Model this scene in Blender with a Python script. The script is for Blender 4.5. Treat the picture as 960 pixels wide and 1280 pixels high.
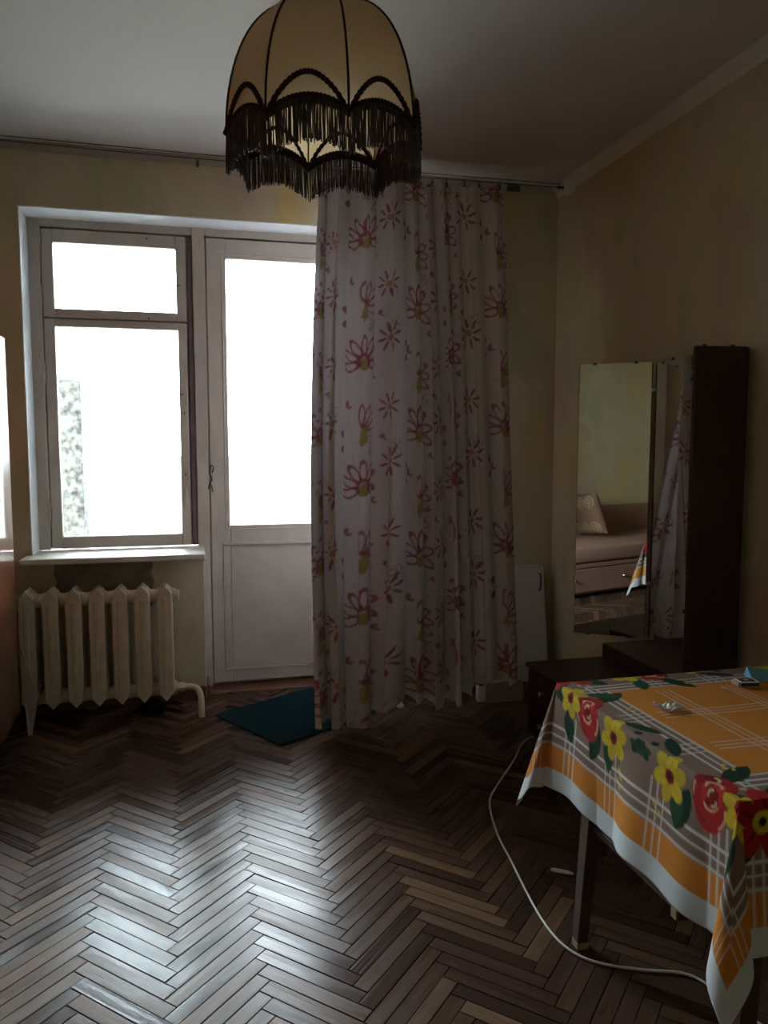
import bpy, bmesh, math, random
import numpy as np
from mathutils import Vector, Matrix
random.seed(7)
rng = np.random.default_rng(7)
for o in list(bpy.data.objects): bpy.data.objects.remove(o)
SC = bpy.context.scene
COL = SC.collection
PI = math.pi
R = math.radians

# ------------------------------------------------------------------ camera, sky, exposure
cam = bpy.data.cameras.new('camera'); camo = bpy.data.objects.new('camera', cam); COL.objects.link(camo)
camo.location = (0, 0, 1.36); camo.rotation_euler = (R(90 - 5.1), 0, R(-14.0))
cam.sensor_fit = 'VERTICAL'; cam.sensor_height = 24.0; cam.lens = 24.0 * 965 / 1280
cam.clip_start = .02; cam.clip_end = 300
SC.camera = camo
w = bpy.data.worlds.new('overcast_sky'); SC.world = w; w.use_nodes = True
bg = w.node_tree.nodes['Background']
bg.inputs[0].default_value = (.82, .91, 1.0, 1); bg.inputs[1].default_value = 45.0
SC.view_settings.view_transform = 'Standard'; SC.view_settings.look = 'None'
SC.view_settings.exposure = 0.32; SC.view_settings.gamma = 1.0; SC.view_settings.use_curve_mapping = False
pl = bpy.data.lights.new('daylight_portal', 'AREA'); pl.shape = 'RECTANGLE'; pl.size = 1.72; pl.size_y = 2.46
pl.cycles.is_portal = True
plo = bpy.data.objects.new('daylight_portal', pl); COL.objects.link(plo)
plo.location = (.09, 4.50, 1.25); plo.rotation_euler = (R(-90), 0, 0)

# ------------------------------------------------------------------ materials
MATS = {}
def newmat(name):
    m = bpy.data.materials.new(name); m.use_nodes = True
    nt = m.node_tree; b = nt.nodes['Principled BSDF']
    MATS[name] = m
    return m, nt, b
def N(nt, t, **kw):
    n = nt.nodes.new(t)
    for k, v in kw.items(): setattr(n, k, v)
    return n
def L(nt, a, b): nt.links.new(a, b)
def setv(b, col=None, rough=None, spec=None, metal=None, coat=None, coatr=None):
    if col is not None: b.inputs['Base Color'].default_value = (*col, 1)
    if rough is not None: b.inputs['Roughness'].default_value = rough
    if spec is not None: b.inputs['Specular IOR Level'].default_value = spec
    if metal is not None: b.inputs['Metallic'].default_value = metal
    if coat is not None: b.inputs['Coat Weight'].default_value = coat
    if coatr is not None: b.inputs['Coat Roughness'].default_value = coatr
def ramp(nt, stops, interp='LINEAR'):
    r = N(nt, 'ShaderNodeValToRGB'); r.color_ramp.interpolation = interp
    e = r.color_ramp.elements
    while len(e) < len(stops): e.new(.5)
    for i, (p, c) in enumerate(stops):
        e[i].position = p; e[i].color = (*c, 1)
    return r
def mapping(nt, scale, coord='Object'):
    tc = N(nt, 'ShaderNodeTexCoord'); mp = N(nt, 'ShaderNodeMapping'); mp.inputs['Scale'].default_value = scale
    L(nt, tc.outputs[coord], mp.inputs['Vector']); return mp.outputs[0]
def noise(nt, vec, scale, detail=3, rough=.5):
    n = N(nt, 'ShaderNodeTexNoise'); n.inputs['Scale'].default_value = scale; n.inputs['Detail'].default_value = detail
    n.inputs['Roughness'].default_value = rough
    if vec is not None: L(nt, vec, n.inputs['Vector'])
    return n
def bump(nt, b, h, strength, dist=.01):
    bp = N(nt, 'ShaderNodeBump'); bp.inputs['Strength'].default_value = strength; bp.inputs['Distance'].default_value = dist
    L(nt, h, bp.inputs['Height']); L(nt, bp.outputs[0], b.inputs['Normal']); return bp
def varied(name, c1, c2, scale=(3, 3, 3), nscale=2.0, rough=.5, spec=.4, bstr=0.0, bsc=60, coat=None, coatr=.1, detail=4, metal=None):
    m, nt, b = newmat(name); v = mapping(nt, scale); n = noise(nt, v, nscale, detail)
    r = ramp(nt, [(.3, c1), (.7, c2)]); L(nt, n.outputs[0], r.inputs[0]); L(nt, r.outputs[0], b.inputs['Base Color'])
    setv(b, rough=rough, spec=spec, coat=coat, coatr=coatr if coat else None, metal=metal)
    if bstr:
        n2 = noise(nt, v, bsc, 3); bump(nt, b, n2.outputs[0], bstr)
    return m
def wood(name, c1, c2, scale, rough=.35, coat=.3, bstr=.05):
    m, nt, b = newmat(name); v = mapping(nt, scale)
    n = noise(nt, v, 3.0, 6, .6); r = ramp(nt, [(.25, c1), (.75, c2)]); L(nt, n.outputs[0], r.inputs[0]); L(nt, r.outputs[0], b.inputs['Base Color'])
    setv(b, rough=rough, coat=coat, coatr=.12); bump(nt, b, n.outputs[0], bstr, .003); return m

def make_wallpaper():
    m, nt, b = newmat('wallpaper'); v = mapping(nt, (1, 1, .55))
    n1 = noise(nt, v, 2.6, 3, .55); n2 = noise(nt, mapping(nt, (1, 1, .5)), 4.1, 2, .5)
    r1 = ramp(nt, [(.30, (.60, .44, .18)), (.42, (.53, .45, .26)), (.53, (.57, .48, .33)), (.64, (.46, .43, .25)), (.78, (.57, .45, .28))])
    L(nt, n1.outputs[0], r1.inputs[0])
    r2 = ramp(nt, [(.55, (0, 0, 0)), (.69, (1, 1, 1))]); L(nt, n2.outputs[0], r2.inputs[0])
    mx = N(nt, 'ShaderNodeMix', data_type='RGBA'); mx.inputs['B'].default_value = (.50, .33, .27, 1)
    mu = N(nt, 'ShaderNodeMath', operation='MULTIPLY'); mu.inputs[1].default_value = .65
    L(nt, r2.outputs[0], mu.inputs[0]); L(nt, mu.outputs[0], mx.inputs['Factor']); L(nt, r1.outputs[0], mx.inputs['A'])
    L(nt, mx.outputs['Result'], b.inputs['Base Color']); setv(b, rough=.42, spec=.45)
    n3 = noise(nt, mapping(nt, (1, 1, .3)), 120, 2); bump(nt, b, n3.outputs[0], .12, .004)
make_wallpaper()
varied('ceiling_paint', (.62, .58, .55), (.68, .64, .61), (1, 1, 1), 1.2, .9, .1, .05, 40)
varied('border_paint', (.38, .33, .26), (.46, .40, .32), (2, 2, 2), 2, .6, .3)
varied('cornice_paint', (.62, .58, .50), (.68, .64, .56), (2, 2, 2), 2, .6, .3)
varied('window_paint', (.43, .38, .32), (.52, .46, .39), (2, 2, 2), 3, .38, .4, .06, 30)
varied('reveal_plaster', (.70, .72, .74), (.78, .79, .80), (2, 2, 2), 3, .7, .2, .1, 40)
varied('sill_paint', (.62, .58, .50), (.74, .70, .62), (2, 6, 2), 3, .35, .4, .05, 30)
varied('seal_strip', (.10, .07, .07), (.16, .11, .11), (1, 1, 1), 6, .8, .2)
varied('bare_plaster', (.20, .16, .12), (.32, .27, .20), (3, 3, 3), 6, .95, .1, .5, 40)
varied('radiator_paint', (.58, .50, .36), (.70, .62, .47), (3, 3, 3), 4, .42, .4, .1, 45)
wood('baseboard_wood', (.10, .040, .020), (.17, .07, .035), (6, 6, 20), .4)
wood('dark_wood', (.022, .007, .005), (.044, .013, .008), (30, 30, 3), .5, .0)
wood('table_wood', (.05, .026, .016), (.09, .045, .028), (20, 20, 4), .4, .3)
wood('pale_wood', (.30, .20, .12), (.42, .29, .18), (20, 4, 20), .5, .1)
wood('red_wood', (.13, .034, .012), (.24, .070, .024), (30, 30, 2.5), .30, 1.0, .01)
MATS['red_wood'].node_tree.nodes['Principled BSDF'].inputs['Coat Roughness'].default_value = .02
varied('white_laminate', (.62, .59, .52), (.66, .63, .56), (1, 1, 1), 1, .28, .5)
varied('cream_board', (.42, .36, .28), (.48, .41, .32), (3, 3, 3), 3, .6, .3)
varied('white_plastic', (.70, .68, .62), (.76, .74, .68), (5, 5, 5), 3, .35, .5)
varied('paper', (.60, .58, .55), (.68, .66, .62), (5, 5, 5), 3, .8, .2)
varied('black_cloth', (.010, .010, .012), (.022, .022, .026), (8, 8, 8), 6, .9, .1, .3, 60)
varied('mat_teal', (.003, .022, .030), (.005, .032, .042), (40, 40, 40), 8, .95, .1, .6, 25)
varied('chrome', (.55, .55, .55), (.65, .65, .65), (5, 5, 5), 3, .25, .5, metal=1.0)
varied('dark_metal', (.03, .03, .03), (.05, .05, .05), (5, 5, 5), 3, .4, .5)
varied('brass', (.30, .22, .10), (.38, .28, .13), (5, 5, 5), 3, .35, .5, metal=.9)
varied('trim_braid', (.028, .016, .017), (.055, .032, .030), (60, 60, 60), 8, .85, .15, .4, 30)
varied('fringe_thread', (.030, .020, .022), (.11, .078, .070), (160, 160, 2), 3, .7, .3)
varied('sofa_fabric', (.30, .17, .125), (.36, .21, .155), (20, 20, 20), 8, .9, .15, .15, 40)
varied('concrete_stucco', (.035, .035, .038), (.16, .16, .16), (1, 1, 1), 28, .95, .05, .5, 30, detail=2)
varied('balcony_white', (.36, .37, .38), (.42, .43, .44), (1, 1, 1), 4, .9, .1)
varied('balcony_floor_grey', (.10, .10, .10), (.16, .16, .16), (1, 1, 1), 4, .9, .1)
varied('ground_grey', (.28, .29, .26), (.36, .36, .33), (1, 1, 1), .2, .95, .1)
varied('blue_paper', (.12, .38, .55), (.18, .46, .64), (9, 9, 9), 5, .75, .2)
varied('matchbox_white', (.62, .60, .55), (.68, .66, .60), (9, 9, 9), 5, .7, .2)
varied('matchbox_print', (.03, .02, .03), (.10, .05, .05), (90, 90, 90), 5, .7, .2)
varied('floor_bed', (.012, .008, .006), (.02, .014, .01), (4, 4, 4), 5, .95, .1)
varied('caramel_wrap', (.62, .56, .46), (.74, .70, .62), (90, 90, 90), 5, .4, .4)

def make_parquet():
    m, nt, b = newmat('parquet')
    gc = N(nt, 'ShaderNodeAttribute'); gc.attribute_name = 'grain'; mp = N(nt, 'ShaderNodeMapping'); mp.inputs['Scale'].default_value = (2.5, 26, 2.5); L(nt, gc.outputs['Vector'], mp.inputs['Vector']); v = mp.outputs[0]
    oi = N(nt, 'ShaderNodeObjectInfo'); ge = N(nt, 'ShaderNodeNewGeometry')
    at = N(nt, 'ShaderNodeAttribute'); at.attribute_name = 'tint'
    ad = N(nt, 'ShaderNodeMath', operation='ADD'); L(nt, oi.outputs['Random'], ad.inputs[0]); L(nt, at.outputs['Fac'], ad.inputs[1])
    fr = N(nt, 'ShaderNodeMath', operation='FRACT'); L(nt, ad.outputs[0], fr.inputs[0])
    # offset grain per plank
    va = N(nt, 'ShaderNodeVectorMath', operation='ADD'); cb = N(nt, 'ShaderNodeCombineXYZ')
    mu = N(nt, 'ShaderNodeMath', operation='MULTIPLY'); mu.inputs[1].default_value = 37.0; L(nt, fr.outputs[0], mu.inputs[0])
    L(nt, mu.outputs[0], cb.inputs[0]); L(nt, mu.outputs[0], cb.inputs[2]); L(nt, v, va.inputs[0]); L(nt, cb.outputs[0], va.inputs[1])
    n = noise(nt, va.outputs[0], 2.4, 6, .65)
    rb = ramp(nt, [(0, (.050, .027, .018)), (.35, (.080, .043, .028)), (.75, (.106, .058, .035)), (.93, (.138, .076, .046)), (1, (.20, .114, .064))])
    L(nt, fr.outputs[0], rb.inputs[0])
    rg = ramp(nt, [(.25, (.55, .55, .55)), (.7, (1.1, 1.1, 1.1))]); L(nt, n.outputs[0], rg.inputs[0])
    mx = N(nt, 'ShaderNodeMix', data_type='RGBA', blend_type='MULTIPLY'); mx.inputs['Factor'].default_value = 1
    L(nt, rb.outputs[0], mx.inputs['A']); L(nt, rg.outputs[0], mx.inputs['B']); L(nt, mx.outputs['Result'], b.inputs['Base Color'])
    # worn varnish: roughness patches
    gv = N(nt, 'ShaderNodeNewGeometry'); n2 = noise(nt, gv.outputs['Position'], 2.2, 4, .6)
    wv = N(nt, 'ShaderNodeTexWave'); wv.wave_type = 'RINGS'; wv.inputs['Scale'].default_value = 1.1; wv.inputs['Distortion'].default_value = 5.0; wv.inputs['Detail'].default_value = 3.0; L(nt, va.outputs[0], wv.inputs['Vector'])
    s1 = N(nt, 'ShaderNodeMath', operation='MULTIPLY_ADD'); s1.inputs[1].default_value = .22; s1.inputs[2].default_value = .08; L(nt, n2.outputs[0], s1.inputs[0])
    s2 = N(nt, 'ShaderNodeMath', operation='MULTIPLY_ADD'); s2.inputs[1].default_value = .10; L(nt, fr.outputs[0], s2.inputs[0]); L(nt, s1.outputs[0], s2.inputs[2])
    s3 = N(nt, 'ShaderNodeMath', operation='MULTIPLY_ADD'); s3.inputs[1].default_value = .10; L(nt, wv.outputs['Fac'], s3.inputs[0]); L(nt, s2.outputs[0], s3.inputs[2])
    L(nt, s3.outputs[0], b.inputs['Roughness'])
    hb = N(nt, 'ShaderNodeMath', operation='MULTIPLY_ADD'); hb.inputs[1].default_value = .35; L(nt, wv.outputs['Fac'], hb.inputs[0]); L(nt, n.outputs[0], hb.inputs[2])
    setv(b, spec=.10)
    bump(nt, b, hb.outputs[0], .30, .002)
make_parquet()

def make_glass():
    m, nt, b = newmat('pane_glass'); nt.nodes.remove(b)
    out = nt.nodes['Material Output']; tr = N(nt, 'ShaderNodeBsdfTransparent'); gl = N(nt, 'ShaderNodeBsdfGlossy'); gl.inputs['Roughness'].default_value = .01
    tr.inputs[0].default_value = (.95, .97, .96, 1)
    fz = N(nt, 'ShaderNodeFresnel'); fz.inputs[0].default_value = 1.5; mx = N(nt, 'ShaderNodeMixShader')
    L(nt, fz.outputs[0], mx.inputs[0]); L(nt, tr.outputs[0], mx.inputs[1]); L(nt, gl.outputs[0], mx.inputs[2]); L(nt, mx.outputs[0], out.inputs[0])
make_glass()
def make_mirror():
    m, nt, b = newmat('mirror_glass'); setv(b, (.86, .88, .86), .012, .5, 1.0)
    n = noise(nt, mapping(nt, (1, 1, 1)), 3, 2)
    r = ramp(nt, [(.2, (.84, .86, .84)), (.8, (.90, .91, .88))]); L(nt, n.outputs[0], r.inputs[0]); L(nt, r.outputs[0], b.inputs['Base Color'])
make_mirror()
def cloth_attr(name, trans, rough=.9, transp=0.0, bsc=250, bstr=.1, tint=(1, 1, 1)):
    """woven cloth whose print is stored per vertex; some daylight passes through"""
    m, nt, b = newmat(name); out = nt.nodes['Material Output']
    at = N(nt, 'ShaderNodeAttribute'); at.attribute_name = 'print'
    L(nt, at.outputs['Color'], b.inputs['Base Color']); setv(b, rough=rough, spec=.15)
    n = noise(nt, mapping(nt, (1, 1, 1)), bsc, 2); bump(nt, b, n.outputs[0], bstr, .002)
    tl = N(nt, 'ShaderNodeBsdfTranslucent'); L(nt, at.outputs['Color'], tl.inputs[0])
    mx = N(nt, 'ShaderNodeMixShader'); mx.inputs[0].default_value = trans
    L(nt, b.outputs[0], mx.inputs[1]); L(nt, tl.outputs[0], mx.inputs[2]); res = mx.outputs[0]
    if transp:
        tp = N(nt, 'ShaderNodeBsdfTransparent'); m2 = N(nt, 'ShaderNodeMixShader'); m2.inputs[0].default_value = transp
        L(nt, res, m2.inputs[1]); L(nt, tp.outputs[0], m2.inputs[2]); res = m2.outputs[0]
    L(nt, res, out.inputs[0]); return m
cloth_attr('curtain_cloth', .10, transp=.02)
cloth_attr('table_cloth', .12)
cloth_attr('pillow_cloth', .0)
def make_shade():
    m, nt, b = newmat('shade_cloth'); out = nt.nodes['Material Output']
    n = noise(nt, mapping(nt, (120, 120, 120)), 3, 3); r = ramp(nt, [(.3, (.66, .47, .27)), (.7, (.74, .55, .34))]); L(nt, n.outputs[0], r.inputs[0])
    L(nt, r.outputs[0], b.inputs['Base Color']); setv(b, rough=.8, spec=.2)
    tl = N(nt, 'ShaderNodeBsdfTranslucent'); L(nt, r.outputs[0], tl.inputs[0]); mx = N(nt, 'ShaderNodeMixShader'); mx.inputs[0].default_value = .40
    L(nt, b.outputs[0], mx.inputs[1]); L(nt, tl.outputs[0], mx.inputs[2]); L(nt, mx.outputs[0], out.inputs[0])
make_shade()
def make_film():
    m, nt, b = newmat('clear_film'); setv(b, (.8, .82, .8), .2, .6)
    n = noise(nt, mapping(nt, (60, 60, 60)), 2, 2); r = ramp(nt, [(.3, (.70, .73, .72)), (.7, (.85, .87, .86))]); L(nt, n.outputs[0], r.inputs[0]); L(nt, r.outputs[0], b.inputs['Base Color'])
    b.inputs['Alpha'].default_value = .55
make_film()

# ------------------------------------------------------------------ object helpers
def tag(o, label=None, cat=None, group=None, kind=None):
    if label: o['label'] = label
    if cat: o['category'] = cat
    if group: o['group'] = group
    if kind: o['kind'] = kind
    return o
def empty(name, loc=(0, 0, 0), rz=0.0):
    o = bpy.data.objects.new(name, None); COL.objects.link(o); o.location = loc; o.rotation_euler = (0, 0, rz); o.empty_display_size = .05
    return o
def finish(name, me, mat, parent=None, smooth=False, loc=None, rot=None):
    if isinstance(mat, (list, tuple)):
        for k in mat: me.materials.append(MATS[k])
    else: me.materials.append(MATS[mat])
    if smooth is True:
        me.polygons.foreach_set('use_smooth', [True] * len(me.polygons))
    o = bpy.data.objects.new(name, me); COL.objects.link(o)
    if parent is not None: o.parent = parent
    if loc is not None: o.location = loc
    if rot is not None: o.rotation_euler = rot
    if smooth == 'auto':
        me.polygons.foreach_set('use_smooth', [True] * len(me.polygons))
        me.set_sharp_from_angle(angle=R(38))
    return o
def obj(name, bm, mat, parent=None, smooth=False, loc=None, rot=None):
    me = bpy.data.meshes.new(name); bmesh.ops.recalc_face_normals(bm, faces=bm.faces); bm.to_mesh(me); bm.free(); me.update()
    return finish(name, me, mat, parent, smooth, loc, rot)
def box(bm, x0, x1, y0, y1, z0, z1, bev=0.0, seg=1):
    vs = [bm.verts.new(p) for p in ((x0, y0, z0), (x1, y0, z0), (x1, y1, z0), (x0, y1, z0), (x0, y0, z1), (x1, y0, z1), (x1, y1, z1), (x0, y1, z1))]
    fs = [bm.faces.new([vs[i] for i in f]) for f in ((3, 2, 1, 0), (4, 5, 6, 7), (0, 1, 5, 4), (1, 2, 6, 5), (2, 3, 7, 6), (3, 0, 4, 7))]
    if bev:
        es = list({e for f in fs for e in f.edges})
        bmesh.ops.bevel(bm, geom=es, offset=bev, segments=seg, affect='EDGES', profile=.5)
    return vs
def boxo(name, d, mat, parent=None, bev=.003, seg=1, **kw):
    bm = bmesh.new(); box(bm, *d, bev=bev, seg=seg); return obj(name, bm, mat, parent, **kw)
def boxes(name, ds, mat, parent=None, bev=.003, **kw):
    bm = bmesh.new()
    for d in ds: box(bm, *d, bev=bev)
    return obj(name, bm, mat, parent, **kw)
def tube(bm, pts, r, n=8, cap=True):
    pts = [Vector(p) for p in pts]; rings = []
    up = Vector((0, 0, 1)); prev = None
    for i, p in enumerate(pts):
        t = (pts[min(i + 1, len(pts) - 1)] - pts[max(i - 1, 0)]).normalized()
        if prev is None:
            a = t.cross(up)
            if a.length < 1e-3: a = t.cross(Vector((1, 0, 0)))
            a.normalize()
        else:
            a = (prev - t * prev.dot(t)).normalized()
        prev = a; b = t.cross(a)
        rr = r[i] if isinstance(r, (list, tuple)) else r
        rings.append([bm.verts.new(p + (a * math.cos(2 * PI * k / n) + b * math.sin(2 * PI * k / n)) * rr) for k in range(n)])
    for i in range(len(rings) - 1):
        for k in range(n):
            bm.faces.new((rings[i][k], rings[i][(k + 1) % n], rings[i + 1][(k + 1) % n], rings[i + 1][k]))
    if cap:
        bm.faces.new(rings[0][::-1]); bm.faces.new(rings[-1])
def lathe(bm, prof, n=20, cx=0, cy=0):
    rings = [[bm.verts.new((cx + r * math.cos(2 * PI * k / n), cy + r * math.sin(2 * PI * k / n), z)) for k in range(n)] for r, z in prof]
    for i in range(len(rings) - 1):
        for k in range(n): bm.faces.new((rings[i][k], rings[i][(k + 1) % n], rings[i + 1][(k + 1) % n], rings[i + 1][k]))
    bm.faces.new(rings[0][::-1]); bm.faces.new(rings[-1])
def catmull(pts, n=8):
    P = [Vector(p) for p in pts]; P = [P[0] * 2 - P[1]] + P + [P[-1] * 2 - P[-2]]; out = []
    for i in range(1, len(P) - 2):
        for k in range(n):
            t = k / n; a, b, c, d = P[i - 1], P[i], P[i + 1], P[i + 2]
            out.append(.5 * ((2 * b) + (c - a) * t + (2 * a - 5 * b + 4 * c - d) * t * t + (3 * b - a - 3 * c + d) * t ** 3))
    out.append(P[-2]); return out
def grid_mesh(name, P, color=None):
    """P (n,m,3) vertex grid -> mesh"""
    n, m, _ = P.shape; me = bpy.data.meshes.new(name)
    idx = np.arange(n * m).reshape(n, m)
    q = np.stack([idx[:-1, :-1], idx[1:, :-1], idx[1:, 1:], idx[:-1, 1:]], -1).reshape(-1, 4)
    me.vertices.add(n * m); me.vertices.foreach_set('co', P.reshape(-1).astype(np.float32))
    me.loops.add(q.size); me.loops.foreach_set('vertex_index', q.reshape(-1).astype(np.int32))
    me.polygons.add(len(q)); me.polygons.foreach_set('loop_start', np.arange(0, q.size, 4, dtype=np.int32))
    me.update(calc_edges=True)
    if color is not None:
        a = me.color_attributes.new('print', 'FLOAT_COLOR', 'POINT')
        c = np.ones((n * m, 4), np.float32); c[:, :3] = color.reshape(-1, 3); a.data.foreach_set('color', c.reshape(-1))
    return me
def copy_tree(o, parent=None):
    c = o.copy(); COL.objects.link(c); c.parent = parent
    for ch in list(o.children): copy_tree(ch, c)
    return c
def struct(o): o['kind'] = 'structure'; return o

# ------------------------------------------------------------------ room shell
XL, XR, YB, YF, ZC = -1.36, 2.05, 4.14, -1.70, 2.80
NX0, NX1, NZ1, SILLX, SILLZ = -.785, .975, 2.50, .05, .80     # window/door niche
WT = .30
floor = struct(boxo('floor', (XL - .1, XR + .1, YF - .1, YB + WT, -.06, -.012), 'floor_bed', bev=0))
struct(boxo('ceiling', (XL - .1, XR + .1, YF - .1, YB + WT, ZC, ZC + .1), 'ceiling_paint', bev=0))
wb = struct(boxes('wall_back', [(XL - .1, NX0, YB, YB + WT, -.06, ZC), (NX0, NX1, YB, YB + WT, NZ1, ZC), (NX1, XR + .1, YB, YB + WT, -.06, ZC), (NX0, SILLX, YB, YB + WT, -.06, SILLZ - .03)], 'wallpaper', bev=0))
struct(boxo('wall_right', (XR, XR + .1, YF, YB, -.06, ZC), 'wallpaper', bev=0))
struct(boxo('wall_left', (XL - .1, XL, YF, YB, -.06, ZC), 'wallpaper', bev=0))
struct(boxo('wall_front', (XL - .1, XR + .1, YF - .1, YF, -.06, ZC), 'wallpaper', bev=0))
# white plastered reveal lining of the niche (thin skins on the wall thickness)
boxo('reveal', (NX0, NX0 + .006, YB - .004, YB + .20, SILLZ, NZ1), 'reveal_plaster', wb, bev=0)
boxo('reveal', (NX0, NX1, YB - .004, YB + .20, NZ1 - .006, NZ1), 'reveal_plaster', wb, bev=0)
boxo('reveal', (NX1 - .006, NX1, YB - .004, YB + .20, 0, NZ1 - .006), 'reveal_plaster', wb, bev=0)
boxo('reveal', (SILLX, SILLX + .006, YB - .002, YB + .20, 0, SILLZ - .03), 'reveal_plaster', wb, bev=0)
# bare plaster where the wallpaper is torn under the sill
bm = bmesh.new(); pts = []
prof = [(-.68, .60), (-.672, .66), (-.684, .70), (-.675, .77), (-.45, .772), (-.21, .77), (-.204, .73), (-.216, .69), (-.20, .65), (-.21, .60)]
f = bm.faces.new([bm.verts.new((x, YB - .004, z)) for x, z in prof]); g = bmesh.ops.extrude_face_region(bm, geom=[f]); bmesh.ops.translate(bm, verts=[v for v in g['geom'] if isinstance(v, bmesh.types.BMVert)], vec=(0, .003, 0))
obj('plaster_patch', bm, 'bare_plaster', wb)
# top border and cornices
def trim(name, d, mat): return struct(boxo(name, d, mat, bev=.004))
bm = bmesh.new(); cs = [(0, -.062), (-.008, -.060), (-.012, -.045), (-.030, -.02), (-.040, -.010), (-.042, 0), (0, 0)]
for y in (YF, YB):
    [bm.verts.new((XR + x, y, ZC + z)) for x, z in cs]
bm.verts.ensure_lookup_table(); n = len(cs)
for i in range(n): bm.faces.new((bm.verts[i], bm.verts[(i + 1) % n], bm.verts[n + (i + 1) % n], bm.verts[n + i]))
struct(obj('trim_1', bm, 'cornice_paint'))
trim('trim_2', (XL, XR - .042, YB - .012, YB, ZC - .045, ZC), 'border_paint')
trim('baseboard_back', (NX1, XR - .02, YB - .022, YB, 0, .075), 'baseboard_wood')
trim('baseboard_sill', (XL, SILLX, YB - .022, YB, 0, .075), 'baseboard_wood')
trim('baseboard_reveal', (SILLX + .006, SILLX + .022, YB - .022, YB + .16, 0, .075), 'baseboard_wood')
trim('baseboard_right', (XR - .022, XR, YF + .03, YB - .022, 0, .075), 'baseboard_wood')
trim('baseboard_left', (XL, XL + .022, YF + .03, YB - .022, 0, .075), 'baseboard_wood')

# ---- herringbone parquet: each plank a part of the floor
PLL, PLW, PLX0 = .325, .0445, -.062
q = math.sqrt(.5); cams = Vector((0, 0, 1.36))
fwd = Vector((math.sin(R(14)) * math.cos(R(5.1)), math.cos(R(14)) * math.cos(R(5.1)), -math.sin(R(5.1))))
rgt = Vector((math.cos(R(14)), -math.sin(R(14)), 0)); upv = rgt.cross(fwd)
def in_view(x, y):
    v = Vector((x, y, 0)) - cams; d = v.dot(fwd)
    if d < .3: return None
    px, py = 480 + 965 * v.dot(rgt) / d, 640 - 965 * v.dot(upv) / d
    return d if (-20 < px < 980 and 700 < py < 1310) else None
bm = bmesh.new(); box(bm, -PLL / 2 + .0008, PLL / 2 - .0008, -PLW / 2 + .0008, PLW / 2 - .0008, -.0118, 0, bev=.0012)
me_pl = bpy.data.meshes.new('plank'); bm.to_mesh(me_pl); bm.free()
ga = me_pl.attributes.new('grain', 'FLOAT_VECTOR', 'POINT'); ga.data.foreach_set('vector', np.array([v.co[:] for v in me_pl.vertices], np.float32).reshape(-1))
me_pl.materials.append(MATS['parquet'])
planks = []
for j in range(-12, 14):
    for k in range(-110, 140):
        for kind in (0, 1):
            ox = j * (PLL + PLW) + k * PLW; oy = j * (PLW - PLL) + k * PLW
            if kind == 0: cx_, cy_, a = ox + PLL / 2, oy + PLW / 2, R(45)
            else: cx_, cy_, a = ox + PLL + PLW / 2, oy + PLW - PLL / 2, R(135)
            X = (cx_ - cy_) * q + PLX0; Y = (cx_ + cy_) * q
            e = .118
            if not (XL - .06 < X < XR + .06 and YF - .06 < Y): continue
            lim = YB + .06 if not (SILLX < X < NX1) else YB + .12
            if Y > lim: continue
            planks.append((X, Y, a))
vis = []
for i, (X, Y, a) in enumerate(planks):
    d = in_view(X, Y)
    if d is None: continue
    if X > .93 and Y < 1.9: continue                # under the table cloth
    if X > 1.4 and 2.4 < Y < 3.1: continue          # under the dressing table
    vis.append((d, i))
vis.sort(); single = set(i for _, i in vis[:300])
rest = []
for i, (X, Y, a) in enumerate(planks):
    tx, ty, dz = rng.normal(0, .003), rng.normal(0, .009), rng.normal(0, .0004)
    if i in single:
        o = bpy.data.objects.new('plank', me_pl); COL.objects.link(o); o.parent = floor
        o.location = (X, Y, dz - .0008); o.rotation_euler = (ty, tx, a)
    else: rest.append((X, Y, a, tx, ty, dz))
base = np.array([v.co[:] for v in me_pl.vertices]); faces = [tuple(p.vertices) for p in me_pl.polygons]
V, F, T = [], [], []
for X, Y, a, tx, ty, dz in rest:
    M = np.array(Matrix.Rotation(a, 3, 'Z') @ Matrix.Rotation(tx, 3, 'Y') @ Matrix.Rotation(ty, 3, 'X'))
    o0 = len(V) * len(base); V.append(base @ M.T + np.array([X, Y, dz - .0008])); F += [tuple(o0 + i for i in f) for f in faces]; T += [random.random()] * len(base)
me = bpy.data.meshes.new('plank_field'); me.from_pydata(np.concatenate(V).tolist(), [], F)
ga = me.attributes.new('grain', 'FLOAT_VECTOR', 'POINT'); ga.data.foreach_set('vector', np.tile(base, (len(rest), 1)).astype(np.float32).reshape(-1))
at = me.attributes.new('tint', 'FLOAT', 'POINT'); at.data.foreach_set('value', T)
finish('plank_field', me, 'parquet', floor)['kind'] = 'stuff'
# plain filler boards around the edges (under the niche threshold)
boxo('threshold', (SILLX + .025, NX1, YB + .06, YB + .22, -.0118, .006), 'baseboard_wood', floor, bev=.002)

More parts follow.
